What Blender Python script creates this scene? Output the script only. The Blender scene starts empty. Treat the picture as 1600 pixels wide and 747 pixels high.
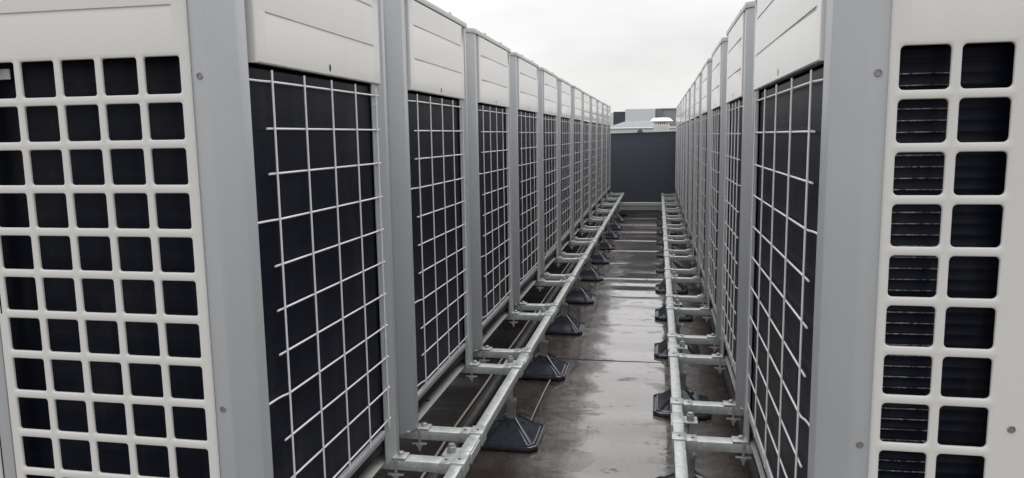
import bpy, bmesh, math, random
from mathutils import Vector, Matrix, noise
random.seed(7)
R = math.radians
S = bpy.context.scene
COL = S.collection
G = 1.39                      # camera height above the roof; heights below are measured from the lens

# ------------------------------------------------------------------ camera
cam = bpy.data.cameras.new('camera')
camo = bpy.data.objects.new('camera', cam); COL.objects.link(camo)
cam.sensor_width = 36; cam.lens = 1169.99 / 1600 * 36
cam.clip_start = 0.02; cam.clip_end = 5000
r_ = Vector((0.98159907, 0.19033619, -0.01534265))
u_ = Vector((-0.01079299, 0.13552123, 0.99071565))
w_ = Vector((-0.1906483, 0.97231997, -0.13508181))
M = Matrix.Identity(4)
for i in range(3):
    M[i][0] = r_[i]; M[i][1] = u_[i]; M[i][2] = -w_[i]
M[2][3] = G
camo.matrix_world = M
S.camera = camo

# ------------------------------------------------------------------ sky, sun, exposure
SUN_EL, SUN_AZ = R(58), R(12)      # azimuth clockwise from +Y
wd = bpy.data.worlds.new('World'); S.world = wd; wd.use_nodes = True
nt = wd.node_tree; N = nt.nodes; Lk = nt.links; N.clear()
wo = N.new('ShaderNodeOutputWorld'); bg = N.new('ShaderNodeBackground')
sky = N.new('ShaderNodeTexSky'); sky.sky_type = 'NISHITA'; sky.sun_disc = False
sky.sun_elevation = SUN_EL; sky.sun_rotation = SUN_AZ
tc = N.new('ShaderNodeTexCoord')
sep = N.new('ShaderNodeSeparateXYZ'); Lk.new(tc.outputs['Generated'], sep.inputs[0])
mp = N.new('ShaderNodeMapping'); mp.inputs['Scale'].default_value = (1.0, 1.0, 2.6)
Lk.new(tc.outputs['Generated'], mp.inputs[0])
nz = N.new('ShaderNodeTexNoise'); nz.inputs['Scale'].default_value = 2.3; nz.inputs['Detail'].default_value = 5
nz.inputs['Roughness'].default_value = 0.5
Lk.new(mp.outputs[0], nz.inputs['Vector'])
# overcast cloud layer: brighter towards the zenith as a real overcast sky is
zr = N.new('ShaderNodeMapRange'); zr.inputs['From Min'].default_value = 0.12; zr.inputs['From Max'].default_value = 1.0
zr.inputs['To Min'].default_value = 8.6; zr.inputs['To Max'].default_value = 17.5
Lk.new(sep.outputs['Z'], zr.inputs['Value'])
cr = N.new('ShaderNodeMapRange'); cr.inputs['From Min'].default_value = 0.3; cr.inputs['From Max'].default_value = 0.7
cr.inputs['To Min'].default_value = 0.74; cr.inputs['To Max'].default_value = 1.06
Lk.new(nz.outputs['Fac'], cr.inputs['Value'])
mu = N.new('ShaderNodeMath'); mu.operation = 'MULTIPLY'
Lk.new(zr.outputs[0], mu.inputs[0]); Lk.new(cr.outputs[0], mu.inputs[1])
cc = N.new('ShaderNodeVectorMath'); cc.operation = 'SCALE'; cc.inputs[0].default_value = (1.0, 0.99, 0.982)
Lk.new(mu.outputs[0], cc.inputs['Scale'])
mx = N.new('ShaderNodeMix'); mx.data_type = 'RGBA'; mx.inputs['Factor'].default_value = 0.96
Lk.new(sky.outputs[0], mx.inputs['A']); Lk.new(cc.outputs[0], mx.inputs['B'])
Lk.new(mx.outputs['Result'], bg.inputs['Color']); bg.inputs['Strength'].default_value = 0.1
Lk.new(bg.outputs[0], wo.inputs[0])

sl = bpy.data.lights.new('sun', 'SUN'); sl.energy = 1.4; sl.angle = R(45); sl.color = (1.0, 0.97, 0.93)
so = bpy.data.objects.new('sun', sl); COL.objects.link(so)
sd = Vector((math.sin(SUN_AZ) * math.cos(SUN_EL), math.cos(SUN_AZ) * math.cos(SUN_EL), math.sin(SUN_EL)))
so.rotation_euler = sd.to_track_quat('Z', 'Y').to_euler(); so.location = (0, 0, 12)

S.view_settings.view_transform = 'Standard'; S.view_settings.look = 'None'
S.view_settings.exposure = 0.27; S.view_settings.gamma = 1.0
S.cycles.max_bounces = 8; S.cycles.diffuse_bounces = 4; S.cycles.glossy_bounces = 4

# ------------------------------------------------------------------ materials
def newmat(name, col, rough=0.5, metal=0.0, spec=0.5, ior=1.5):
    m = bpy.data.materials.new(name); m.use_nodes = True
    b = m.node_tree.nodes['Principled BSDF']
    b.inputs['Base Color'].default_value = (*col, 1); b.inputs['Roughness'].default_value = rough
    b.inputs['Metallic'].default_value = metal; b.inputs['Specular IOR Level'].default_value = spec
    b.inputs['IOR'].default_value = ior
    return m, m.node_tree, b

def coords(nt, scale=(1, 1, 1), kind='pos'):
    n = nt.nodes; mp = n.new('ShaderNodeMapping'); mp.inputs['Scale'].default_value = scale
    if kind == 'pos':
        g = n.new('ShaderNodeNewGeometry'); nt.links.new(g.outputs['Position'], mp.inputs[0])
    else:
        g = n.new('ShaderNodeTexCoord'); nt.links.new(g.outputs['Object'], mp.inputs[0])
    return mp.outputs[0]

def tnoise(nt, vec, scale, detail=4, rough=0.55):
    t = nt.nodes.new('ShaderNodeTexNoise'); t.inputs['Scale'].default_value = scale
    t.inputs['Detail'].default_value = detail; t.inputs['Roughness'].default_value = rough
    nt.links.new(vec, t.inputs['Vector']); return t.outputs['Fac']

def ramp(nt, fac, stops):
    t = nt.nodes.new('ShaderNodeValToRGB'); e = t.color_ramp.elements
    while len(e) < len(stops): e.new(0.5)
    for k, (p, c) in enumerate(stops):
        e[k].position = p; e[k].color = (*c, 1) if len(c) == 3 else c
    nt.links.new(fac, t.inputs[0]); return t.outputs[0]

def mixc(nt, fac, a, b, mode='MIX'):
    t = nt.nodes.new('ShaderNodeMix'); t.data_type = 'RGBA'; t.blend_type = mode
    for k, v in (('A', a), ('B', b)):
        if isinstance(v, tuple): t.inputs[k].default_value = (*v, 1)
        else: nt.links.new(v, t.inputs[k])
    if isinstance(fac, float): t.inputs['Factor'].default_value = fac
    else: nt.links.new(fac, t.inputs['Factor'])
    return t.outputs['Result']

def maprange(nt, v, a, b, c, d):
    t = nt.nodes.new('ShaderNodeMapRange')
    for k, x in (('From Min', a), ('From Max', b), ('To Min', c), ('To Max', d)): t.inputs[k].default_value = x
    nt.links.new(v, t.inputs['Value']); return t.outputs[0]

def bump(nt, b, h, strength, dist=0.001):
    t = nt.nodes.new('ShaderNodeBump'); t.inputs['Strength'].default_value = strength
    t.inputs['Distance'].default_value = dist
    nt.links.new(h, t.inputs['Height']); nt.links.new(t.outputs[0], b.inputs['Normal'])

def painted(name, col, rough, streak=0.12, grime=(0.30, 0.28, 0.25), peel=0.03, rv=(-0.07, 0.12)):
    """powder coated sheet steel: rain streaks, faint mottling, fine orange peel"""
    m, t, b = newmat(name, col, rough)
    s1 = tnoise(t, coords(t, (15, 15, 0.9)), 1.0, 4, 0.55)
    s2 = tnoise(t, coords(t, (3.2, 3.2, 2.2)), 1.0, 6, 0.6)
    f1 = maprange(t, s1, 0.48, 0.78, 0.0, streak)
    f2 = maprange(t, s2, 0.42, 0.75, 0.0, streak * 0.9)
    c = mixc(t, f1, tuple(col), tuple(g * max(col) / 0.62 for g in grime))
    c = mixc(t, f2, c, tuple(x * 0.72 for x in col))
    t.links.new(c, b.inputs['Base Color'])
    t.links.new(maprange(t, s2, 0.3, 0.7, rough + rv[0], rough + rv[1]), b.inputs['Roughness'])
    if peel: bump(t, b, tnoise(t, coords(t, (1, 1, 1)), 420, 2), peel, 0.0004)
    return m

M_cream = painted('cream_paint', (0.640, 0.633, 0.614), 0.15, 0.05, peel=0, rv=(-0.03, 0.05))
M_grey = painted('grey_paint', (0.395, 0.414, 0.432), 0.36, 0.34, (0.5, 0.5, 0.5))
M_cap = painted('cap_grey_paint', (0.50, 0.51, 0.50), 0.4, 0.2)
M_base = painted('base_flange_paint', (0.46, 0.455, 0.43), 0.45, 0.35)
M_wire, t_, b_ = newmat('white_coated_wire', (0.74, 0.74, 0.76), 0.35)
M_black, _, _ = newmat('dark_recess', (0.006, 0.006, 0.009), 0.6, 0, 0.25)
M_case, _, _ = newmat('outer_casing', (0.36, 0.37, 0.38), 0.5)

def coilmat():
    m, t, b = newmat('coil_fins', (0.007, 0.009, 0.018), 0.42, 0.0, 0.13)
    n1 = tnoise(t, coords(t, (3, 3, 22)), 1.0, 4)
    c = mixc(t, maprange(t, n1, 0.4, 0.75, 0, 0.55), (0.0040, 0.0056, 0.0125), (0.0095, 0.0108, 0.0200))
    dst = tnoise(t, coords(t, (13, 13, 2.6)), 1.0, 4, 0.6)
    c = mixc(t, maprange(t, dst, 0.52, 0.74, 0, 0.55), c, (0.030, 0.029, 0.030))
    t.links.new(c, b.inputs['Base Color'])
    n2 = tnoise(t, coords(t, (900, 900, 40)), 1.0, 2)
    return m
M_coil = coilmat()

def tubemat():
    m, t, b = newmat('coil_tube_glints', (0.10, 0.105, 0.12), 0.28, 0.8)
    n = tnoise(t, coords(t, (130, 130, 40)), 1.0, 4, 0.7)
    c = mixc(t, maprange(t, n, 0.38, 0.66, 0, 1), (0.012, 0.014, 0.02), (0.26, 0.26, 0.27))  # light specks in the tube colour stand for glints
    t.links.new(c, b.inputs['Base Color']); bump(t, b, n, 0.5, 0.001)
    return m
M_tube = tubemat()

def galv():
    m, t, b = newmat('galvanised_steel', (0.5, 0.53, 0.52), 0.42, 0.2)
    v = t.nodes.new('ShaderNodeTexVoronoi'); v.inputs['Scale'].default_value = 85
    t.links.new(coords(t), v.inputs['Vector'])
    n = tnoise(t, coords(t, (22, 22, 22)), 1.0, 6, 0.65)
    c = ramp(t, n, [(0.25, (0.34, 0.37, 0.37)), (0.50, (0.42, 0.45, 0.445)), (0.78, (0.52, 0.55, 0.54))])
    hs = t.nodes.new('ShaderNodeRGBToBW'); t.links.new(v.outputs['Color'], hs.inputs[0])
    c = mixc(t, 0.28, c, hs.outputs[0], 'SOFT_LIGHT')
    w = tnoise(t, coords(t, (40, 40, 40)), 1.0, 4)
    c = mixc(t, maprange(t, w, 0.62, 0.70, 0, 0.2), c, (0.72, 0.73, 0.71))
    t.links.new(c, b.inputs['Base Color'])
    t.links.new(maprange(t, n, 0.3, 0.7, 0.26, 0.5), b.inputs['Roughness'])
    bump(t, b, w, 0.12, 0.0008)
    return m
M_galv = galv()
M_bolt, t_, b_ = newmat('zinc_bolt', (0.42, 0.42, 0.40), 0.38, 0.7)
M_screw, t_, b_ = newmat('weathered_screw', (0.27, 0.265, 0.26), 0.4, 0.6)
M_hole, _, _ = newmat('drilled_hole', (0.015, 0.015, 0.015), 0.8)

def rubber(name, col, rough):
    m, t, b = newmat(name, col, rough)
    n = tnoise(t, coords(t, (30, 30, 30)), 1.0, 5)
    c = mixc(t, maprange(t, n, 0.45, 0.75, 0, 0.5), tuple(col), tuple(x * 1.9 + 0.01 for x in col))
    t.links.new(c, b.inputs['Base Color']); bump(t, b, tnoise(t, coords(t), 260, 3), 0.10, 0.0006)
    return m
M_rub = rubber('wet_slate_rubber', (0.034, 0.039, 0.052), 0.11)
M_sleeve = rubber('grey_plastic', (0.17, 0.17, 0.17), 0.34)
M_foam = rubber('black_pipe_foam', (0.020, 0.019, 0.019), 0.5)
b_ = M_foam.node_tree.nodes['Principled BSDF']
bump(M_foam.node_tree, b_, tnoise(M_foam.node_tree, coords(M_foam.node_tree, (1, 0.5, 1)), 110, 3), 0.9, 0.005)
M_cable, _, _ = newmat('pale_cable', (0.42, 0.39, 0.36), 0.35)

def membrane():
    """wet bitumen membrane: water film (mirror smooth, sky sheen put into its colour) in the middle, damp dirty felt where the film breaks up"""
    m, t, b = newmat('wet_roof_membrane', (0.05, 0.045, 0.042), 0.1, 0.0, 0.5, 1.5)
    base = tnoise(t, coords(t, (2.0, 2.6, 1)), 1.0, 7, 0.6)
    fine = tnoise(t, coords(t, (1, 1, 1)), 160, 4, 0.6)
    brown = ramp(t, base, [(0.3, (0.014, 0.009, 0.008)), (0.50, (0.036, 0.024, 0.020)), (0.75, (0.070, 0.052, 0.046))])
    grey = ramp(t, base, [(0.3, (0.105, 0.092, 0.086)), (0.7, (0.175, 0.160, 0.151))])
    # sky reflection painted as pale grey along the middle; sides brown with dirt
    g = t.nodes.new('ShaderNodeNewGeometry'); sp = t.nodes.new('ShaderNodeSeparateXYZ')
    t.links.new(g.outputs['Position'], sp.inputs[0])
    ad = t.nodes.new('ShaderNodeMath'); ad.operation = 'ADD'; ad.inputs[1].default_value = 0.15
    t.links.new(sp.outputs['X'], ad.inputs[0])
    ab = t.nodes.new('ShaderNodeMath'); ab.operation = 'ABSOLUTE'; t.links.new(ad.outputs[0], ab.inputs[0])
    e1 = tnoise(t, coords(t, (4.0, 6.0, 1)), 1.0, 9, 0.68)
    em = maprange(t, e1, 0.25, 0.75, -0.26, 0.26)
    su = t.nodes.new('ShaderNodeMath'); su.operation = 'ADD'; t.links.new(ab.outputs[0], su.inputs[0]); t.links.new(em, su.inputs[1])
    mask = maprange(t, su.outputs[0], 0.185, 0.240, 1.0, 0.0)
    c = mixc(t, mask, brown, grey)
    # darker bands across the walkway, placed by noise
    bd = tnoise(t, coords(t, (0.35, 3.1, 1)), 1.0, 3, 0.5)
    c = mixc(t, maprange(t, bd, 0.44, 0.56, 0.0, 0.5), c, (0.060, 0.051, 0.047))
    dk = tnoise(t, coords(t, (4.2, 7.5, 1)), 1.0, 9, 0.72)
    isl = maprange(t, dk, 0.60, 0.62, 0, 0.8)
    c = mixc(t, isl, c, (0.030, 0.024, 0.022))
    t.links.new(c, b.inputs['Base Color'])
    film = tnoise(t, coords(t, (9, 15, 1)), 1.0, 8, 0.72)
    rdry = maprange(t, film, 0.50, 0.54, 0.06, 0.24)
    rr = t.nodes.new('ShaderNodeMix'); rr.data_type = 'FLOAT'
    t.links.new(mask, rr.inputs['Factor']); t.links.new(rdry, rr.inputs['A'])
    t.links.new(maprange(t, base, 0.3, 0.7, 0.045, 0.12), rr.inputs['B'])
    t.links.new(rr.outputs['Result'], b.inputs['Roughness'])
    # bump only where the felt stands out of the film
    inv = maprange(t, mask, 0, 1, 1.5, 0.05)
    hm = t.nodes.new('ShaderNodeMath'); hm.operation = 'MULTIPLY'
    t.links.new(fine, hm.inputs[0]); t.links.new(inv, hm.inputs[1])
    wv = tnoise(t, coords(t, (1.6, 5.0, 1)), 1.0, 2, 0.5)
    ad2 = t.nodes.new('ShaderNodeMath'); ad2.operation = 'MULTIPLY_ADD'; ad2.inputs[1].default_value = 2.2
    t.links.new(wv, ad2.inputs[0]); t.links.new(hm.outputs[0], ad2.inputs[2])
    bump(t, b, ad2.outputs[0], 0.5, 0.0022)
    t.links.new(maprange(t, isl, 0, 0.85, 0.8, 0.12), b.inputs['Coat Weight']); t.links.new(maprange(t, isl, 0, 0.85, 0.5, 0.25), b.inputs['Specular IOR Level']); b.inputs['Coat IOR'].default_value = 1.6
    t.links.new(rr.outputs['Result'], b.inputs['Coat Roughness'])
    return m
M_mem = membrane()
M_slate = painted('slate_membrane', (0.070, 0.080, 0.102), 0.5, 0.12, (0.2, 0.2, 0.2))
M_pale = painted('pale_cladding', (0.60, 0.635, 0.66), 0.5, 0.06)
M_dark = painted('dark_cladding', (0.045, 0.052, 0.075), 0.45, 0.1)
M_green = painted('grey_green_cladding', (0.25, 0.28, 0.27), 0.5, 0.15)
M_zinc = painted('zinc_roofing', (0.17, 0.185, 0.195), 0.6, 0.15)
M_vent = painted('white_plastic', (0.90, 0.90, 0.87), 0.3, 0.03)
M_far = painted('far_ground', (0.10, 0.10, 0.09), 0.8, 0.3)

# ------------------------------------------------------------------ mesh helpers
class MB:
    def __init__(s): s.bm = bmesh.new()
    def box(s, x0, x1, y0, y1, z0, z1, bev=0.0, seg=2):
        b = bmesh.new()
        v = [b.verts.new((x, y, z)) for x in (x0, x1) for y in (y0, y1) for z in (z0, z1)]
        for f in ((0, 1, 3, 2), (4, 6, 7, 5), (0, 4, 5, 1), (2, 3, 7, 6), (0, 2, 6, 4), (1, 5, 7, 3)):
            b.faces.new([v[i] for i in f])
        if bev: bmesh.ops.bevel(b, geom=b.edges[:], offset=bev, segments=seg, profile=0.5, affect='EDGES')
        s.merge(b); return s
    def merge(s, b):
        me = bpy.data.meshes.new('tmp'); b.to_mesh(me); b.free(); s.bm.from_mesh(me); bpy.data.meshes.remove(me)
    def prism(s, poly, z0, z1, bev=0.0):
        """poly in (x, y), extruded in z"""
        b = bmesh.new(); n = len(poly)
        lo = [b.verts.new((x, y, z0)) for x, y in poly]; hi = [b.verts.new((x, y, z1)) for x, y in poly]
        for i in range(n): b.faces.new((lo[i], lo[(i + 1) % n], hi[(i + 1) % n], hi[i]))
        b.faces.new(lo[::-1]); b.faces.new(hi)
        if bev: bmesh.ops.bevel(b, geom=b.edges[:], offset=bev, segments=2, profile=0.5, affect='EDGES')
        s.merge(b); return s
    def tube(s, pts, r, seg=8, caps=True):
        pts = [Vector(p) for p in pts]; rings = []
        for i, p in enumerate(pts):
            a = pts[max(i - 1, 0)]; c = pts[min(i + 1, len(pts) - 1)]; d = (c - a).normalized()
            up = Vector((0, 0, 1)) if abs(d.z) < 0.9 else Vector((1, 0, 0))
            e = d.cross(up).normalized(); f = d.cross(e)
            rings.append([s.bm.verts.new(p + (e * math.cos(2 * math.pi * k / seg) + f * math.sin(2 * math.pi * k / seg)) * r) for k in range(seg)])
        for a, c in zip(rings, rings[1:]):
            for k in range(seg): s.bm.faces.new((a[k], a[(k + 1) % seg], c[(k + 1) % seg], c[k]))
        if caps: s.bm.faces.new(rings[0][::-1]); s.bm.faces.new(rings[-1])
        return s
    def lathe(s, prof, c=(0, 0, 0), seg=16, axis='z'):
        """prof: list of (radius, height)"""
        rings = []
        for r, h in prof:
            ring = []
            for k in range(seg):
                a = 2 * math.pi * (k + 0.5) / seg; p = (r * math.cos(a), r * math.sin(a), h)
                if axis == 'x': p = (h, p[0], p[1])
                if axis == 'y': p = (p[0], h, p[1])
                ring.append(s.bm.verts.new((p[0] + c[0], p[1] + c[1], p[2] + c[2])))
            rings.append(ring)
        for a, b in zip(rings, rings[1:]):
            for k in range(seg): s.bm.faces.new((a[k], a[(k + 1) % seg], b[(k + 1) % seg], b[k]))
        s.bm.faces.new(rings[0][::-1]); s.bm.faces.new(rings[-1]); return s
    def quads(s, rings, closed=False):
        vs = [[s.bm.verts.new(p) for p in ring] for ring in rings]
        for a, b in zip(vs, vs[1:]):
            n = len(a)
            for k in range(n if closed else n - 1): s.bm.faces.new((a[k], a[(k + 1) % n], b[(k + 1) % n], b[k]))
        return vs
    def build(s, name, mat, parent=None, smooth=None, mats=None):
        bmesh.ops.recalc_face_normals(s.bm, faces=s.bm.faces[:])
        me = bpy.data.meshes.new(name); s.bm.to_mesh(me); s.bm.free()
        me.materials.append(mat)
        if smooth is not None:
            for p in me.polygons: p.use_smooth = True
            me.set_sharp_from_angle(angle=R(smooth))
        o = bpy.data.objects.new(name, me); COL.objects.link(o)
        if parent: o.parent = parent
        return o

def tag(o, label=None, cat=None, group=None, kind=None):
    for k, v in (('label', label), ('category', cat), ('group', group), ('kind', kind)):
        if v: o[k] = v
    return o
def empty(name, loc):
    o = bpy.data.objects.new(name, None); o.location = loc; o.empty_display_size = 0.1; COL.objects.link(o); return o
def kids(o): return [c for c in bpy.data.objects if c.parent == o]
def copy_tree(o, loc, parent=None, skip=()):
    tree = {}
    for c in bpy.data.objects:
        if c.parent: tree.setdefault(c.parent.name, []).append(c)
    def rec(a, par):
        c = a.copy(); COL.objects.link(c)
        if par: c.parent = par
        for ch in tree.get(a.name, []):
            rec(ch, c)
        return c
    c = rec(o, parent); c.location = loc; return c

# ------------------------------------------------------------------ the setting
gd = MB(); gd.box(-1500, 1500, -1500, 2500, -9.3, -9.0); tag(gd.build('ground', M_far), kind='structure')
rf = MB(); rf.box(-30, 30, -12, 62, -0.6, -0.012)
roof = tag(rf.build('roof_deck', M_mem), kind='structure')
# lapped membrane sheets between and under the rows (each a real sheet with a raised welded edge)
SEAM0 = 3.652
def sheet(k):
    y0 = SEAM0 + 0.9 * k; y1 = y0 + 0.945
    mb = MB(); nx, ny = 56, 26; X0, X1 = -3.2, 3.0
    rnd = random.Random(k * 13 + 5); ph = rnd.uniform(0, 6)
    rings = []
    for j in range(ny + 1):
        t = j / ny; y = y0 + (y1 - y0) * t; row = []
        for i in range(nx + 1):
            x = X0 + (X1 - X0) * i / nx
            wob = 0.010 * noise.noise(Vector((x * 2.1, k * 3.7, 0))) if j == 0 else 0
            z = -0.0005 + (0.0011 if k < 4 else 0.0024) * max(0, 1 - t * 1.02)                    # rises to the lap edge nearest the camera
            z += 0.0019 * math.sin(2 * math.pi * (y - y0) / 0.40 + ph) * (0.6 + 0.4 * math.sin(x * 2.2 + ph))        # waves across the sheet
            z += 0.0026 * noise.noise(Vector((x * 1.6, y * 2.6, k * 1.3)))
            z += 0.0009 * noise.noise(Vector((x * 7, y * 9, 4.0)))
            row.append((x, y + wob, z))
        rings.append(row)
    # turned down front edge
    rings.insert(0, [(p[0], p[1] - (0.0002 if k < 4 else 0.0032), p[2] - 0.0018) for p in rings[0]]); rings.insert(0, [(p[0], p[1] + 0.001, -0.010) for p in rings[0]])
    mb.quads(rings)
    return mb.build('membrane_sheet', M_mem, roof, smooth=50)
for k in range(-3, 12): sheet(k)

# ------------------------------------------------------------------ heat pump units
ZB = -1.0158            # template bottom of unit relative to lens
def zz(z): return z - ZB
def rounded_rect(cx, cz, w, h, r, n=5):
    pts = []
    for (sx, sz, a0) in ((1, 1, 0), (-1, 1, 90), (-1, -1, 180), (1, -1, 270)):
        for k in range(n):
            a = R(a0 + 90 * k / (n - 1)); pts.append((cx + sx * (w / 2 - r) + r * math.cos(a), cz + sz * (h / 2 - r) + r * math.sin(a)))
    return pts
def grid_panel(s, y, u0, u1, zlo, zhi, cols, rows, hw, hh, groove=None, thick=0.0055, rad=0.0062):
    """sheet steel front with rounded square holes; front face at y, looking towards -y.  cols/rows = hole centres"""
    mb = MB(); bm = mb.bm
    pc = abs(cols[1] - cols[0]) if len(cols) > 1 else hw * 1.2
    pr = abs(rows[1] - rows[0])
    def P(u, yy, z): return (s * u, yy, zz(z))
    uL = [cols[0] - pc / 2]; zT = rows[0] + pr / 2
    # holes
    for cu in cols:
        for cz in rows:
            inner = rounded_rect(cu, cz, hw, hh, rad)
            outer = []
            for (a, b) in inner:
                du, dv = a - cu, b - cz
                t = min((pc / 2) / abs(du) if abs(du) > 1e-9 else 9e9, (pr / 2) / abs(dv) if abs(dv) > 1e-9 else 9e9)
                outer.append((cu + du * t, cz + dv * t))
            # snap corners of the cell
            n = 5
            for q in range(4): 
                sx, sz = ((1, 1), (-1, 1), (-1, -1), (1, -1))[q]
                outer[q * n + n // 2] = (cu + sx * pc / 2, cz + sz * pr / 2)
            def lp(pts, d, yy):
                o = []
                for (a, b) in pts:
                    du, dv = a - cu, b - cz; L = math.hypot(du, dv)
                    o.append(P(a + du / L * d, yy, b + dv / L * d))
                return o
            loops = [[P(a, y, b) for a, b in outer], lp(inner, 0.0030, y), lp(inner, 0.0013, y + 0.0006), lp(inner, 0.0003, y + 0.0018),
                     lp(inner, 0.0, y + 0.0035), lp(inner, 0.0, y + thick)]
            mb.quads(loops, closed=True)
    ua, ub = cols[0] - pc / 2, cols[-1] + pc / 2
    if ua > ub: ua, ub = cols[-1] - pc / 2, cols[0] + pc / 2
    za, zb_ = rows[-1] - pr / 2, rows[0] + pr / 2
    def rect(a, b, c, d): bm.faces.new([bm.verts.new(P(*q)) for q in ((a, y, c), (b, y, c), (b, y, d), (a, y, d))])
    rd = min(0.0100, ua - u0 - 0.0004) if ua > u0 else 0.006
    rect(ub, u1 - rd, za, zb_); rect(ua, u1 - rd, zlo, za)
    # upper part, with a pressed groove
    zs = [(zb_, 0)]
    for g in (groove or []): zs += [(g - 0.010, 0), (g - 0.001, 0.0034), (g + 0.0004, 0.0034), (g + 0.0016, 0)]
    zs.append((zhi, 0)); zs.sort()
    us = [ua, u0 + 0.028, u0 + 0.034, u1 - 0.034, u1 - 0.028, u1 - rd]
    rings = [[P(u, y + (d if 2 <= i <= 3 else 0), z) for i, u in enumerate(us)] for z, d in zs]
    mb.quads(rings)
    # rounded side returns
    for (a, sg) in ((u0, 1), (u1, -1)):
        mb.quads(([[P(ua, y, z) for z in (zlo, zhi)]] if sg > 0 else []) + [[P(a + sg * rd * (1 - math.cos(q)), y + 0.007 * (1 - math.sin(q)), z) for z in (zlo, zhi)] for q in (math.pi / 2, math.pi / 3, math.pi / 6, 0)] +
                 [[P(a, y + 0.0078, z) for z in (zlo, zhi)]])
    bmesh.ops.remove_doubles(bm, verts=bm.verts[:], dist=0.0002)
    return mb

def coil(s, along, a0, a1, depth, z0, z1, pitch=0.0215, ridge=0.004, n=None):
    """finned coil with bulging tube rows; along='y' faces the corridor, along='x' faces the camera"""
    fins = MB(); ring = []
    z = z0; prof = []
    while z < z1:
        for q, d in ((0.0, 0), (0.30, 0.001), (0.42, ridge), (0.5, ridge * 1.25), (0.58, ridge), (0.70, 0.001)): prof.append((z + q * pitch, d))
        z += pitch
    cells = 1 if n is None else n
    if along == 'y': rings = [[(s * (depth - d), a0 + (a1 - a0) * i / cells, zz(zv)) for i in range(cells + 1)] for zv, d in prof]
    else: rings = [[(s * (a0 + (a1 - a0) * i / cells), depth - d, zz(zv)) for i in range(cells + 1)] for zv, d in prof]
    fins.quads(rings); return fins

def add_screw(name, s, u, y, z, par, facing='front', r=0.0055):
    mb = MB()
    c = (s * u, y, zz(z)) 
    if facing == 'front':
        mb.lathe([(r * 1.25, 0.0), (r * 1.1, -0.0016), (r * 0.92, -0.0016), (r * 0.85, 0.0005), (r * 0.30, 0.0010)], c, 18, 'y')
    o = mb.build(name, M_screw, par, smooth=35); return o

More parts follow.
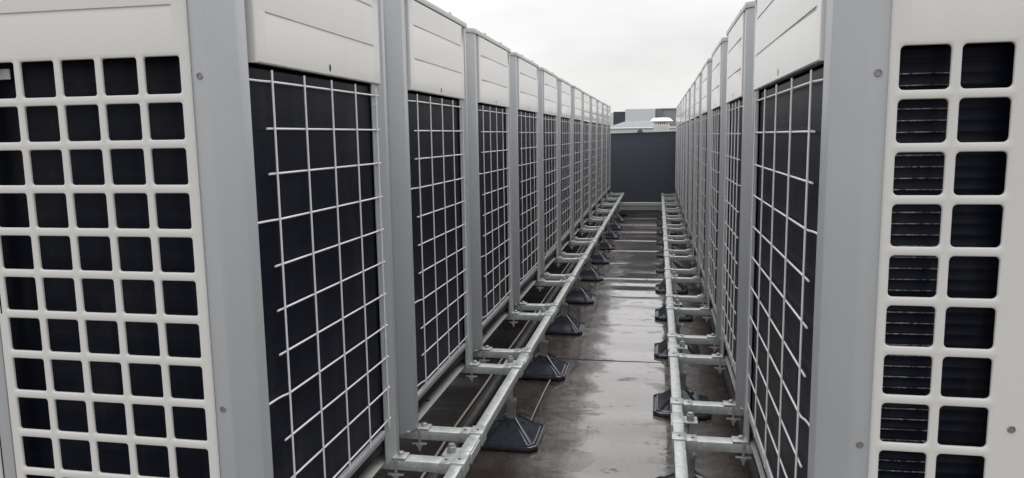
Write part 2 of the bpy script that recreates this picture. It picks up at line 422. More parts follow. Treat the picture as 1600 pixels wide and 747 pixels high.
def make_unit(name, s, P, front=True):
    t = empty(name, (0, 0, 0))
    yf, yc, ys = P['yf'], P['yc'], P['ys']; uf, ue = P['uf'], P['ue']; c0, c1 = P['cream']
    CT = 0.4884
    # front corner post: strip facing the corridor, chamfer, strip facing the camera
    poly = [(0.0, ys), (0.0, yc), (uf - 0.004, P['yp'] + 0.004), (uf + 0.006, P['yp']), (ue, P['yp']), (ue, P['yp'] + 0.02), (uf + 0.01, P['yp'] + 0.03), (0.028, yc + 0.02), (0.028, ys)]
    mb = MB(); mb.prism([(s * a, b) for a, b in poly], zz(-1.0105), zz(0.466), 0.0022)
    fp = mb.build('front_post', M_grey, t, smooth=25)
    add_screw('screw', s, uf + 0.0125, P['yp'] - 0.0004, 0.126, fp); add_screw('screw', s, uf + 0.0125, P['yp'] - 0.0004, -0.545, fp)
    # rear corner post
    mb = MB()
    poly = [(0.008, -0.119), (0.003, -0.119), (0.003, -0.034), (0.0, -0.028), (0.0, -0.008), (0.008, 0.0), (0.10, 0.0), (0.10, -0.012), (0.012, -0.016)]
    mb.prism([(s * a, b) for a, b in poly], zz(-1.0146), zz(0.466), 0.0015)
    mb.build('rear_post', M_grey, t, smooth=25)
    # cream upper side panel with two pressed grooves
    z0, z1 = 0.161, 0.4625; mb = MB()
    def Q(d, y, z): return (s * (-0.004 + d), y, zz(z))
    ysx = [c0 + 0.004, c0 + 0.046, c0 + 0.052, c1 - 0.052, c1 - 0.046, c1 - 0.002]
    zs = [(z0, 0.003), (z0 + 0.003, 0)]
    for g in (0.2690, 0.3805): zs += [(g - 0.0105, 0), (g - 0.0014, 0.0024), (g + 0.0000, 0.0024), (g + 0.0012, 0)]
    zs += [(z1, 0)]
    mb.quads([[Q(d if (2 <= i <= 3 or z < z0 + 0.001) else 0, y, z) for i, y in enumerate(ysx)] for z, d in zs])
    mb.quads([[Q(0, c0 + 0.004, z) for z in (z0, z1)], [Q(0.0012, c0 + 0.0012, z) for z in (z0, z1)], [Q(0.004, c0, z) for z in (z0, z1)], [Q(0.032, c0, z) for z in (z0, z1)]])
    mb.quads([[Q(0, c1 - 0.002, z) for z in (z0, z1)], [Q(0.003, c1, z) for z in (z0, z1)], [Q(0.010, c1, z) for z in (z0, z1)]])
    mb.quads([[Q(0.003, y, z0) for y in (c0, c1)], [Q(0.024, y, z0 + 0.001) for y in (c0, c1)]])
    bmesh.ops.remove_doubles(mb.bm, verts=mb.bm.verts[:], dist=0.0001)
    sp = mb.build('side_panel', M_cream, t, smooth=28)
    cy = (c0 + c1) / 2 + 0.003
    mb = MB(); mb.lathe([(0.0062, -0.0044), (0.0062, -0.0020)], (0, 0, 0), 14, 'x')
    for v in mb.bm.verts: v.co = Vector((s * v.co.x, v.co.y * 0.85 + cy, v.co.z * 1.5 + zz(0.180)))
    mb.build('drain_hole', M_black, sp)
    # cap with bolts
    W = P['W']
    mb = MB(); mb.prism([(s * a, b) for a, b in ((-0.0045, 0.001), (-0.0045, yc - 0.002), (uf - 0.006, P['yp'] + 0.001), (uf + 0.004, P['yp'] - 0.004), (W, P['yp'] - 0.004), (W, 0.001))], zz(0.4665), zz(CT), 0.003)
    cap = mb.build('top_cap', M_cap, t, smooth=30)
    for yb in P['bolts']:
        mb = MB(); mb.lathe([(0.0075, 0.0), (0.0075, 0.003), (0.0055, 0.003), (0.0055, 0.010), (0.003, 0.012)], (s * 0.006, yb, zz(CT)), 8)
        mb.build('bolt', M_bolt, cap)
    # dark inner body, outer casing, coil towards the corridor
    mb = MB(); mb.box(*sorted((s * 0.062, s * (W - 0.02))), yf + 0.075, -0.012, zz(-0.985), zz(0.4655)); mb.build('inner_body', M_black, t)
    mb = MB(); mb.box(*sorted((s * (W - 0.018), s * W)), P['yp'] + 0.002, -0.001, zz(-1.01), zz(0.466)); mb.box(*sorted((s * 0.103, s * (W - 0.019))), -0.010, -0.001, zz(-1.01), zz(0.466)); mb.build('outer_casing', M_case, t)
    coil(s, 'y', ys - 0.01, -0.020, 0.0125, -0.96, 0.150, 0.0215, 0.0006).build('side_coil', M_coil, t, smooth=40)
    # bottom rim of the side opening, and the base flange under it
    y0 = ys - 0.03
    mb = MB(); mb.box(*sorted((s * 0.001, s * 0.030)), y0, -0.121, zz(-0.917), zz(-0.896), 0.006, 3); mb.box(*sorted((s * 0.006, s * 0.034)), y0, -0.121, zz(-0.927), zz(-0.9205), 0.002, 2)
    mb.build('bottom_rim', M_grey, t, smooth=40)
    mb = MB(); mb.box(*sorted((s * 0.012, s * 0.15)), P['yp'] + 0.02, -0.02, zz(-1.0095), zz(-1.004), 0.0012, 1)
    fl = mb.build('base_flange', M_base, t)
    for yy in (ys + 0.235, ys + 0.11):
        mb = MB(); mb.lathe([(0.0085, 0.0), (0.0085, 0.0006)], (s * 0.042, yy, zz(-1.004)), 14); mb.build('hole', M_hole, fl)
    # front panels
    if front:
        if P['side'] == 'L':
            cols = [0.0869 + 0.0389 + 0.0935 * k for k in range(5)]; rows = [0.1645 - 0.0355 - 0.0884 * k for k in range(12)]
            grid_panel(s, yf, 0.0672, 0.564, -0.95, 0.4625, cols, rows, 0.0777, 0.0715, (0.2600, 0.372)).build('front_panel', M_cream, t, smooth=35)
            cols2 = [0.66 + 0.0935 * k for k in range(5)]
            grid_panel(s, yf, 0.602, 1.10, -0.95, 0.4625, cols2, rows, 0.0777, 0.0715, (0.2600, 0.372)).build('front_panel', M_cream, t, smooth=35)
            mb = MB(); mb.prism([(s * a, b) for a, b in ((0.568, yf + 0.006), (0.598, yf + 0.006), (0.598, yf + 0.03), (0.568, yf + 0.03))], zz(-1.01), zz(0.4655), 0.002); mb.build('centre_post', M_grey, t, smooth=30)
            mb = MB(); mb.prism([(s * a, b) for a, b in ((1.104, yf + 0.008), (W - 0.05, yf + 0.008), (W - 0.001, yf + 0.05), (W - 0.02, yf + 0.06), (1.104, yf + 0.03))], zz(-1.01), zz(0.4655), 0.002); mb.build('outer_post', M_grey, t, smooth=30)
            coil(s, 'x', 0.06, W - 0.03, yf + 0.052, -0.96, 0.21, 0.0215, 0.0008).build('front_coil', M_coil, t, smooth=40)
            mb = MB(); mb.box(*sorted((s * 0.500, s * 0.540)), yf + 0.030, yf + 0.034, zz(0.134), zz(0.156), 0.0015); mb.build('inner_plate', M_cap, t)
        else:
            cols = [0.0991 + 0.0402 + 0.0963 * k for k in range(2)]; rows = [0.1694 - 0.0370 - 0.0900 * k for k in range(12)]
            fpn = grid_panel(s, yf, 0.0835, 0.52, -0.95, 0.4625, cols, rows, 0.0800, 0.0742, (0.2600, 0.372), rad=0.0085).build('front_panel', M_cream, t, smooth=35)
            add_screw('screw', s, 0.3125, yf - 0.0006, -0.497, fpn)
            add_screw('screw', s, 0.3125, yf - 0.0006, 0.30, fpn)
            mb = MB(); mb.prism([(s * a, b) for a, b in ((0.524, yf + 0.006), (0.60, yf + 0.006), (0.60, yf + 0.03), (0.524, yf + 0.03))], zz(-1.01), zz(0.4655), 0.002); mb.build('centre_post', M_grey, t, smooth=30)
            cols2 = [0.66 + 0.0963 * k for k in range(5)]
            grid_panel(s, yf, 0.604, 1.14, -0.95, 0.4625, cols2, rows, 0.0800, 0.0742, (0.2600, 0.372), rad=0.0085).build('front_panel', M_cream, t, smooth=35)
            mb = MB(); mb.prism([(s * a, b) for a, b in ((1.144, yf + 0.008), (W - 0.04, yf + 0.008), (W - 0.001, yf + 0.04), (W - 0.02, yf + 0.05), (1.144, yf + 0.03))], zz(-1.01), zz(0.4655), 0.002); mb.build('outer_post', M_grey, t, smooth=30)
            coil(s, 'x', 0.06, W - 0.03, yf + 0.048, -0.96, 0.21, 0.0203, 0.0016).build('front_coil', M_coil, t, smooth=40)
            # thin coil tubes behind the holes, their glints put into the colour
            k = 0; z = 0.125
            while z > -0.95:
                mb = MB(); mb.tube([(s * 0.090, yf + 0.0425, zz(z)), (s * 0.12, yf + 0.0408, zz(z)), (s * 0.165, yf + 0.0412, zz(z + 0.0004)), (s * 0.195, yf + 0.0440, zz(z))], 0.0013, 6)
                mb.build('coil_tube', M_tube, t, smooth=60); z -= 0.0203; k += 1
    # wire guard: every wire a piece of its own
    g = MB(); wy = P['wires']; WU = -0.004
    for zh in (0.105, -0.25, -0.60, -0.86):
        g.tube([(s * WU, -0.098, zz(zh)), (s * 0.001, -0.088, zz(zh - 0.004)), (s * 0.002, -0.096, zz(zh - 0.013)), (s * 0.002, -0.108, zz(zh - 0.006))], 0.0016, 5)
    guard = g.build('wire_guard', M_wire, t, smooth=60)
    vz0, vz1 = 0.150, -0.893; r = 0.0025; seg = 8
    me = None
    for i, y in enumerate(wy):
        zt_ = vz1 if i % 2 == 0 else vz1 - 0.006
        if me is None:
            mb = MB(); mb.tube([(0, 0, vz0), (0, 0, (vz0 + vz1) / 2), (0, 0, vz1)], r, seg); o = mb.build('wire', M_wire, guard, smooth=60); me = o.data
        else:
            o = bpy.data.objects.new('wire', me); COL.objects.link(o); o.parent = guard
        o.location = (s * WU, y + random.uniform(-.0012, .0012), -ZB)
        o.rotation_euler = (random.uniform(-.0016, .0016), random.uniform(-.001, .001), 0)
    yA, yB = wy[0] - 0.026, -0.076
    me = mel = None
    for k in range(11):
        z = 0.1270 - 0.1000 * k; long = k in (0, 3, 7, 10)
        u = WU + 0.0050
        if long and mel is None:
            mb = MB(); mb.tube([(s * 0.0095, yA - 0.064, 0), (s * 0.0085, yA - 0.012, 0), (s * 0.0055, yA + 0.012, 0), (s * 0.001, yA + 0.024, 0), (0, yA + 0.034, 0), (0, yB, 0)], r, seg); o = mb.build('wire', M_wire, guard, smooth=60); mel = o.data
        elif not long and me is None:
            mb = MB(); mb.tube([(0, yA, 0), (0, (yA + yB) / 2, 0), (0, yB, 0)], r, seg); o = mb.build('wire', M_wire, guard, smooth=60); me = o.data
        else:
            o = bpy.data.objects.new('wire', mel if long else me); COL.objects.link(o); o.parent = guard
        o.location = (s * u, random.uniform(-.002, .002), zz(z) + random.uniform(-.0008, .0008))
        o.rotation_euler = (random.uniform(-.0022, .0022), 0, 0)
    return t

XL, XR, DZR = -0.8212, 0.3025, -0.0264
YL, YR = 2.229, 2.6245
PL = dict(side='L', yf=-0.903, yp=-0.894, yc=-0.839, ys=-0.800, uf=0.038, ue=0.083, cream=(-0.776, -0.0635), W=1.24, bolts=(-0.601, -0.229), wires=[-0.714, -0.562, -0.411, -0.259, -0.106])
PR = dict(side='R', yf=-0.822, yp=-0.815, yc=-0.765, ys=-0.717, uf=0.050, ue=0.095, cream=(-0.702, -0.062), W=1.24, bolts=(-0.516, -0.191), wires=[-0.628, -0.5, -0.372, -0.244, -0.116])
PR1 = dict(side='R', yf=-1.2215, yp=-1.2135, yc=-1.1640, ys=-1.103, uf=0.0545, ue=0.096, cream=(-1.084, -0.067), W=1.24, bolts=(-0.80, -0.25), wires=[-1.010, -0.786, -0.557, -0.343, -0.128])

LZ, RZ = G + ZB, G + ZB + DZR
ORD = ['', 'second', 'third', 'fourth', 'fifth', 'sixth', 'seventh', 'eighth', 'ninth', 'tenth', 'eleventh', 'last']
GL, GR = 'heat pump units in the left row', 'heat pump units in the right row'
protoL = make_unit('heat_pump_unit', -1, PL); protoL.location = (XL, YL, LZ)
unit1R = make_unit('heat_pump_unit', 1, PR1); unit1R.location = (XR, YR, RZ)
protoR = make_unit('heat_pump_unit', 1, PR); protoR.location = (XR, YR + 1, RZ)
tag(protoL, 'nearest heat pump of the left row, its cream front full of square holes', 'heat pump', GL)
tag(unit1R, 'nearest heat pump of the right row, two columns of square holes and blank cream metal', 'heat pump', GR)
for k in range(1, 12):
    u = copy_tree(protoL, (XL + random.uniform(-.0025, .0025), YL + k, LZ + random.uniform(0, .002))); u.rotation_euler.z = random.uniform(-.002, .002)
    lb = f'{ORD[k]} heat pump from the camera in the row left of the wet walkway' if k < 11 else 'farthest heat pump of the left row, beside the dark end wall'
    tag(u, lb, 'heat pump', GL)
for k in range(1, 12):
    u = protoR if k == 1 else copy_tree(protoR, (XR + random.uniform(-.0025, .0025), YR + k, RZ + random.uniform(0, .002))); u.rotation_euler.z = random.uniform(-.002, .002) if k > 1 else 0
    lb = f'{ORD[k]} heat pump from the camera in the row right of the wet walkway' if k < 11 else 'farthest heat pump of the right row, beside the dark end wall'
    tag(u, lb, 'heat pump', GR)

# ------------------------------------------------------------------ steel support frames
def frame(side, zt, xin, xout, ybar, npair, yend, label):
    """xin..xout: walkway rail; crossbars run outwards under the units"""
    s = -1 if side == 'L' else 1
    edge = YL if side == 'L' else YR; X = XL if side == 'L' else XR
    t = empty('support_frame', ((xin + xout) / 2, edge, G + zt - 0.04)); oy = edge; ox = (xin + xout) / 2; oz = G + zt - 0.04
    def L(x, y, z): return (x - ox, y - oy, z + G - oz)
    def bx(mb, x0, x1, y0, y1, z0, z1, b=0.0): 
        a = L(min(x0, x1), y0, z0); c = L(max(x0, x1), y1, z1); mb.box(a[0], c[0], a[1], c[1], a[2], c[2], b, 2); return mb
    H = 0.036
    mb = MB(); bx(mb, xin, xout, -0.4, yend, zt - H, zt, 0.002); mb.build('rail', M_galv, t, smooth=30)
    mb = MB(); xo = s * 1.9; bx(mb, xo, xo + 0.04, 0.2, yend, zt - H, zt, 0.0035); mb.build('rail', M_galv, t, smooth=30)
    walk = xin if s < 0 else xout          # edge of the rail turned to the units
    protos = {}
    bars = [(edge + k + d, k, j) for k in range(-1, npair) for j, d in enumerate(ybar)]
    bars += [(edge + npair - 1 + 0.27, npair, 0)] if False else []
    first = None
    for (y, k, j) in bars:
        if first is None:
            c = MB(); x1 = s * 2.0
            bx(c, walk + s * 0.0015, x1, y - 0.026, y + 0.026, zt - H + 0.002, zt - 0.0015, 0.0015)
            bar = c.build('crossbar', M_galv, t, smooth=30)
            # clamp to the foot of the unit
            xc = X + s * 0.004 - s * 0.012
            m = MB(); bx(m, xc - 0.036, xc + 0.030, y - 0.026, y + 0.024, zt + 0.0015, zt + 0.0065, 0.002)
            cl = m.build('clamp', M_galv, bar, smooth=30)
            m = MB(); m.lathe([(0.010, 0.0065), (0.0105, 0.0135), (0.007, 0.0165)], L(xc - s * 0.006, y + 0.006, zt), 6); b1 = m.build('bolt', M_bolt, bar)
            m = MB(); c2 = L(xc, y - 0.031, 0); zl = L(0, 0, zt)[2]
            m.lathe([(0.0045, zl - 0.072), (0.0045, zl + 0.002)], (c2[0], c2[1], 0), 8); m.lathe([(0.014, zl - 0.051), (0.014, zl - 0.047)], (c2[0], c2[1], 0), 12)
            m.lathe([(0.009, zl - 0.060), (0.009, zl - 0.051)], (c2[0], c2[1], 0), 6); rd = m.build('threaded_rod', M_bolt, bar)
            m = MB(); bx(m, xc - 0.026, xc + 0.026, y - 0.040, y - 0.026, zt - 0.047, zt - 0.044, 0.001); wp = m.build('washer_plate', M_galv, bar)
            m = MB(); bx(m, xin - 0.0055, xout + 0.0055, y - 0.033, y + 0.033, zt - H - 0.0055, zt + 0.0055, 0.0008)
            bx(m, walk, walk + s * 0.040, y - 0.029, y + 0.029, zt - H + 0.0005, zt + 0.0008, 0.001)
            co = m.build('rail_bracket', M_galv, bar, smooth=30)
            hos = []
            for (hx, hz) in ((ox, 0.0056), (walk + s * 0.026, 0.0010)):
                m = MB(); m.lathe([(0.0052, 0.0), (0.0052, 0.0006)], L(hx, y, zt + hz), 12)
                hos.append(m.build('bolt_hole', M_hole, bar))
            first = (y, bar, [cl, b1, rd, wp, co] + hos)
        else:
            y0, bar0, ch = first
            nb = bar0.copy(); COL.objects.link(nb); nb.parent = t; nb.location = (0, y - y0, 0)
            for c in ch:
                d = c.copy(); COL.objects.link(d); d.parent = nb
    # splice plates on the walkway side between the bars of a pair
    me = None
    for k in range(-1, npair):
        y = edge + k + (ybar[0] + ybar[1]) / 2
        if me is None:
            sx = xout if s < 0 else xin; m = MB()
            bx(m, sx, sx - s * 0.006, y - 0.062, y + 0.062, zt - H - 0.002, zt - 0.004, 0.0015)
            bx(m, xin - 0.0015, xout + 0.0015, y - 0.05, y + 0.06, zt - H, zt + 0.0016, 0.001)
            o = m.build('splice_plate', M_galv, t, smooth=30); me = o.data; yy = y
        else:
            o = bpy.data.objects.new('splice_plate', me); COL.objects.link(o); o.parent = t; o.location = (0, y - yy, 0)
    tag(t, label, 'support frame'); return t
frame('L', -1.0180, -0.629, -0.5925, (-0.040, 0.206), 12, 13.52, 'galvanised steel ladder frame under the left row of heat pumps, beside the walkway')
frame('R', -1.0445, 0.0625, 0.1015, (-0.071, 0.285), 12, 13.35, 'galvanised steel ladder frame under the right row of heat pumps, beside the walkway')

# ------------------------------------------------------------------ rubber feet with threaded legs
def foot(zrail, s):
    t = empty('rubber_foot', (0, 0, 0)); hx, hy = 0.142, 0.150
    mb = MB()
    def loop(hx, hy, z, c):   # chamfered-corner rectangle
        return [(hx - c, -hy, z), (hx, -hy + c, z), (hx, hy - c, z), (hx - c, hy, z), (-hx + c, hy, z), (-hx, hy - c, z), (-hx, -hy + c, z), (-hx + c, -hy, z)]
    L = [loop(hx, hy, 0.001, .03), loop(hx, hy, 0.012, .03), loop(hx - .003, hy - .003, .017, .03), loop(hx - .007, hy - .007, .018, .028), loop(hx - .011, hy - .011, .010, .028),
         loop(hx - .015, hy - .015, .010, .027), loop(hx - .018, hy - .018, .020, .027), loop(hx - .023, hy - .023, .021, .025), loop(hx - .026, hy - .026, .019, .024), loop(0.027, 0.028, 0.096, .008), loop(0.024, 0.025, 0.099, .008)]
    v = mb.quads(L, closed=True); mb.bm.faces.new(v[-1]); mb.bm.faces.new(v[0][::-1])
    mb.build('rubber_base', M_rub, t, smooth=20)
    for sx in (-1, 1):
        for sy in (-1, 1):
            m = MB(); m.tube([(sx * .104, sy * .112, .019), (sx * .023, sy * .025, .101)], 0.0062, 6); m.build('rib', M_rub, t, smooth=50)
    for sx in (-1, 1):      # short stiffeners at the neck, either side
        m = MB(); m.prism([(sx * .030, -.005), (sx * .062, -.005), (sx * .062, .005), (sx * .030, .005)], .060, .082, .001); m.build('rib', M_rub, t)
        m = MB(); m.box(-.004, .004, sx * .050 - .014, sx * .050 + .014, .066, .082, .001); m.build('rib', M_rub, t)
    m = MB(); m.lathe([(0.0235, 0.094), (0.0235, 0.106), (0.0215, 0.108), (0.021, 0.166)], (0, 0, 0), 16); m.build('sleeve', M_sleeve, t, smooth=35)
    m = MB(); m.lathe([(0.029, 0.166), (0.029, 0.182), (0.024, 0.185), (0.012, 0.185)], (0, 0, 0), 6); m.build('collar_nut', M_sleeve, t)
    m = MB(); m.lathe([(0.0105, 0.185), (0.0105, zrail + 0.020)], (0, 0, 0), 10); rod = m.build('threaded_rod', M_bolt, t, smooth=50)
    for k in range(3):
        pass
    m = MB(); m.lathe([(0.017, zrail - 0.006), (0.017, zrail - 0.0045)], (0, 0, 0), 14); m.lathe([(0.0155, zrail - 0.0045), (0.0155, zrail + 0.011), (0.0135, zrail + 0.013)], (0, 0, 0), 6); m.build('nut', M_bolt, t)
    m = MB(); m.box(-0.026, 0.026, -0.034, 0.034, zrail - 0.0125, zrail - 0.0065, 0.0015); m.box(*sorted((-s * 0.026, -s * 0.020)), -0.034, 0.034, zrail - 0.05, zrail - 0.006, 0.001); m.build('bracket', M_galv, t)
    m = MB(); m.lathe([(0.0155, zrail - 0.030), (0.0155, zrail - 0.0125)], (0, 0, 0), 6); m.build('nut', M_bolt, t)
    return t
fL = foot(G - 1.018 - 0.004, -1); fR = foot(G - 1.0445 - 0.020, 1)
for (pr, x, y0, nm, gp) in ((fL, -0.6565, YL + 0.035, 'left', 'rubber feet under the left frame'), (fR, 0.1290, YR + 0.155, 'right', 'rubber feet under the right frame')):
    for k in range(12):
        f = pr if k == 0 else copy_tree(pr, (0, 0, 0))
        f.location = (x, y0 + k, 0.006)
        if k == 0: lb = f'nearest slate rubber foot and threaded leg beside the {nm} steel rail'
        elif k == 11: lb = f'farthest slate rubber foot beside the {nm} steel rail, close to the end wall'
        else: lb = f'{ORD[k]} pyramid shaped slate rubber foot from the camera, beside the {nm} steel rail'
        tag(f, lb, 'rubber foot', gp)

# ------------------------------------------------------------------ pipes and cables lying on the roof
def wander(x0, amp, z, y0, y1, n, seed):
    return [(x0 + amp * noise.noise(Vector((y0 + (y1 - y0) * i / n * 1.0, seed, 0))) , y0 + (y1 - y0) * i / n, z) for i in range(n + 1)]
def foam(x, z, r, seed, label, y0=1.2, y1=13.4):
    mb = MB(); pts = wander(x, 0.012, z, y0, y1, 260, seed); rings = []
    for i, p in enumerate(pts):
        rr = r * (1 + 0.06 * noise.noise(Vector((i * 0.9, seed, 1))))
        rings.append([(p[0] + rr * math.cos(2 * math.pi * k / 10) * 1.1, p[1], p[2] + rr * math.sin(2 * math.pi * k / 10) * (1 + 0.05 * math.sin(k + i))) for k in range(10)])
    mb.quads(rings, closed=True)
    return tag(mb.build('insulated_pipe', M_foam, smooth=70), label, 'pipe')
foam(-0.868, 0.052, 0.026, 1.0, 'black foam insulated pipe on the roof under the left frame, beside a pale cable')
foam(-0.815, 0.028, 0.022, 5.0, 'thinner black foam pipe nearer the left steel rail')
mb = MB(); mb.tube(wander(-0.905, 0.016, 0.070, 1.2, 13.4, 120, 1.0), 0.0055, 7)
tag(mb.build('cable', M_cable, smooth=60), 'thin pale cable running along the black foam pipe under the left frame', 'cable')
foam(0.405, 0.030, 0.024, 9.0, 'dark foam pipe on the roof under the right row of heat pumps', 1.6, 13.2)
mb = MB(); mb.tube([(-0.598, 3.36, 0.012), (-0.600, 3.64, 0.012), (-0.598, 3.9, 0.010), (-0.594, 4.10, 0.009)], 0.0035, 6)
tag(mb.build('wire_offcut', M_cable, smooth=60), 'short pale wire lying on the wet roof between the second and third left feet', 'wire')

# grit and flakes washed along the edges of the walkway
gm, _, _ = newmat('pale_grit', (0.26, 0.23, 0.20), 0.6)
mb = MB(); rg = random.Random(3)
for k in range(900):
    if rg.random() < 0.75: x = -0.28 - abs(rg.gauss(0, 0.16))
    else: x = rg.uniform(-0.28, 0.55)
    y = 2.4 + 7.5 * rg.random() ** 1.4; r = rg.uniform(0.0010, 0.0030) * (1.6 if rg.random() < 0.06 else 1); a0 = rg.random() * 6
    v = [mb.bm.verts.new((x + r * math.cos(a0 + q * 1.57) * rg.uniform(.7, 1.6), y + r * math.sin(a0 + q * 1.57) * rg.uniform(.7, 1.6), 0.0075)) for q in range(4)]
    tp = mb.bm.verts.new((x, y, 0.0075 + r * 0.9))
    for q in range(4): mb.bm.faces.new((v[q], v[(q + 1) % 4], tp))
tag(mb.build('grit', gm), 'scattered pale grit on the wet membrane of the walkway', 'grit', kind='stuff')

# channel between the two frames at the far end
ch = empty('cable_channel', (-0.27, 13.0, G - 1.277))
def cb(mb, x0, x1, y0, y1, z0, z1, b=0.0): mb.box(x0 + 0.27, x1 + 0.27, y0 - 13.0, y1 - 13.0, z0 + 1.277, z1 + 1.277, b, 1); return mb
m = MB(); cb(m, -0.66, 0.13, 12.99, 13.07, -1.205, -1.150, 0.004); m.build('upper_channel', M_cap, ch)
m = MB(); cb(m, -0.66, 0.13, 12.996, 13.06, -1.277, -1.212, 0.003); lo = m.build('perforated_channel', M_grey, ch)
me = None
for r in range(2):
    for k in range(17):
        if me is None:
            m = MB(); cb(m, -0.590, -0.572, 12.9945, 12.9965, -1.226, -1.219); o = m.build('slot', M_hole, lo); me = o.data
        else: o = bpy.data.objects.new('slot', me); COL.objects.link(o); o.parent = lo
        o.location = (0.037 * k + 0.012 * r, 0, -0.026 * r)
tag(ch, 'perforated galvanised channel crossing the walkway in front of the dark end wall', 'channel')

# ------------------------------------------------------------------ end wall
ew = empty('end_wall', (-0.25, 13.75, 0))
me = None
for (x0, x1) in ((-3.4, -0.2787), (-0.2777, 2.9)):
    mb = MB(); nx, nz = 14, 18; zt0 = G + 0.052 + 0.0165 * ((x0 + x1) / 2)
    rings = []
    for j in range(nz + 1):
        t = j / nz; row = []
        for i in range(nx + 1):
            x = x0 + (x1 - x0) * i / nx; z = t * (G + 0.0495 + 0.0175 * x)
            d = 0.006 * noise.noise(Vector((x * 1.3, z * 1.7, 3))) if 0 < i < nx else 0.004
            fold = -0.010 if t > 0.955 else 0.0
            row.append((x + 0.25, d + fold, z))
        rings.append(row)
    mb.quads(rings)
    mb.box(x0 + 0.25, x1 + 0.25, 0.012, 0.16, 0.0, G + 0.0)
    mb.build('wall_sheet', M_slate, ew, smooth=40)
mb = MB()
n = 2
for (x0, x1) in ((-3.45, 2.95),):
    za, zb2 = G + 0.0505 + 0.0175 * x0, G + 0.0505 + 0.0175 * x1
    v = [mb.bm.verts.new(p) for p in ((x0 + .25, -0.02, za - .012), (x1 + .25, -0.02, zb2 - .012), (x1 + .25, 0.18, zb2 - .012), (x0 + .25, 0.18, za - .012), (x0 + .25, -0.02, za), (x1 + .25, -0.02, zb2), (x1 + .25, 0.18, zb2), (x0 + .25, 0.18, za))]
    for f in ((0, 1, 5, 4), (1, 2, 6, 5), (2, 3, 7, 6), (3, 0, 4, 7), (4, 5, 6, 7), (3, 2, 1, 0)): mb.bm.faces.new([v[i] for i in f])
mb.build('coping', M_slate, ew)
tag(ew, 'dark slate membrane-covered wall closing the far end of the walkway', 'wall')

# ------------------------------------------------------------------ things beyond the end wall
# white roof ventilator
vt = empty('roof_vent', (0.055, 16.0, 0))
m = MB(); m.lathe([(0.165, 0), (0.165, G + 0.155), (0.172, G + 0.165), (0.172, G + 0.188), (0.150, G + 0.208)], seg=28); m.build('vent_pipe', M_vent, vt, smooth=40)
m = MB(); m.lathe([(0.120, G + 0.200), (0.120, G + 0.252)], seg=28); m.build('inner_throat', M_black, vt)
me = None
for k in range(24):
    if me is None:
        m = MB(); m.box(-0.009, 0.009, -0.010, 0.010, G + 0.200, G + 0.252); o = m.build('vent_slat', M_vent, vt); me = o.data
    else: o = bpy.data.objects.new('vent_slat', me); COL.objects.link(o); o.parent = vt
    a = 2 * math.pi * k / 24; o.location = (0.150 * math.cos(a), 0.150 * math.sin(a), 0); o.rotation_euler = (0, 0, a)
m = MB(); m.lathe([(0.150, G + 0.250), (0.165, G + 0.252), (0.236, G + 0.268), (0.238, G + 0.276), (0.190, G + 0.322), (0.155, G + 0.342), (0.05, G + 0.346)], seg=32); m.build('vent_cap', M_vent, vt, smooth=45)
tag(vt, 'white mushroom roof ventilator standing behind the dark end wall', 'roof vent')
# small dark cowl
m = MB(); m.lathe([(0.075, 0), (0.070, G + 0.03), (0.062, G + 0.075), (0.032, G + 0.135), (0.012, G + 0.138)], (-0.39, 16.4, 0), 14)
tag(m.build('roof_cowl', M_dark, smooth=40), 'small dark cone shaped cowl poking up behind the end wall', 'roof cowl')

def block(mb, x0, x1, y0, y1, z0, z1): mb.box(x0, x1, y0, y1, z0, z1)
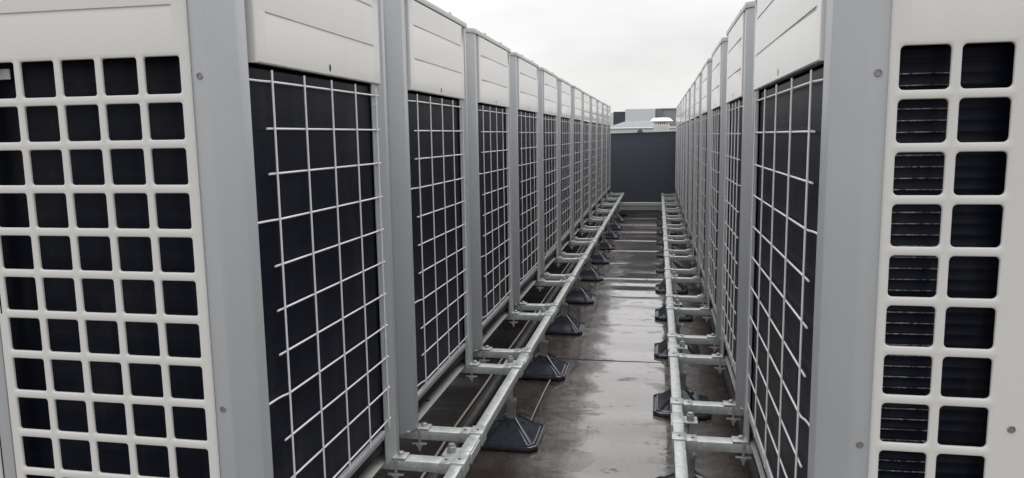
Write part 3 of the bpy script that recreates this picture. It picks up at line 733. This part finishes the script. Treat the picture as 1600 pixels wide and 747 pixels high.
# low parapet with a pale coping, then a hipped zinc roof
pw = empty('far_parapet', (0, 24, 0))
m = MB(); m.box(-9, 9, 0, 0.4, 0, G + 0.20); m.build('wall', M_pale, pw)
m = MB(); m.box(-9, 9, -0.06, 0.46, G + 0.203, G + 0.235, 0.01); m.build('coping', M_vent, pw)
tag(pw, 'low pale parapet with white coping line far beyond the end wall', 'parapet')
hp = MB(); Y0, Y1 = 30.0, 36.0
zb0, zt0 = G + 0.30, G + 0.57
v = [hp.bm.verts.new(p) for p in ((-2.05, Y0, zb0), (0.35, Y0, zb0), (0.35, Y1, zb0), (-2.05, Y1, zb0), (-1.28, Y0 + 1.2, zt0), (-0.42, Y0 + 1.2, zt0), (-0.42, Y1 - 1.2, zt0), (-1.28, Y1 - 1.2, zt0),
     (-2.05, Y0, 0), (0.35, Y0, 0), (0.35, Y1, 0), (-2.05, Y1, 0))]
for f in ((0, 1, 5, 4), (1, 2, 6, 5), (2, 3, 7, 6), (3, 0, 4, 7), (4, 5, 6, 7), (8, 9, 1, 0), (9, 10, 2, 1), (10, 11, 3, 2), (11, 8, 0, 3), (11, 10, 9, 8)): hp.bm.faces.new([v[i] for i in f])
tag(hp.build('plant_housing', M_zinc), 'low grey housing with sloping sides on the roof beyond the end wall', 'roof housing')
# far hall: pale and dark cladding
fh = empty('warehouse', (-3, 60, -9))
def wb(name, mat, x0, x1, z1, y0=0.0): 
    m = MB(); m.box(x0 + 3, x1 + 3, y0, 26, 0, 9 + G + z1); return m.build(name, mat, fh)
wb('dark_wall', M_dark, -3.50, -2.58, 1.83)
wb('pale_wall', M_pale, -2.577, -0.285, 2.00, -0.1)
wb('side_wall', M_pale, -14, -3.503, 1.75)
tag(fh, 'far warehouse with pale cladding and one dark wall, left of the white vent', 'building')
gh = empty('office_building', (4, 63, -9))
m = MB(); m.box(-4.28, 12, 0, 20, 0, 9 + G + 2.07); m.build('wall', M_green, gh)
m = MB(); m.box(-4.28, -3.72, -0.12, -0.01, 0, 9 + G + 2.06); m.build('wall_panel', M_zinc, gh)
m = MB(); m.box(-4.30, 12.02, -0.16, 20.02, 9 + G + 2.072, 9 + G + 2.13); m.build('coping', M_pale, gh)
tag(gh, 'far grey-green building behind the white roof vent', 'building')
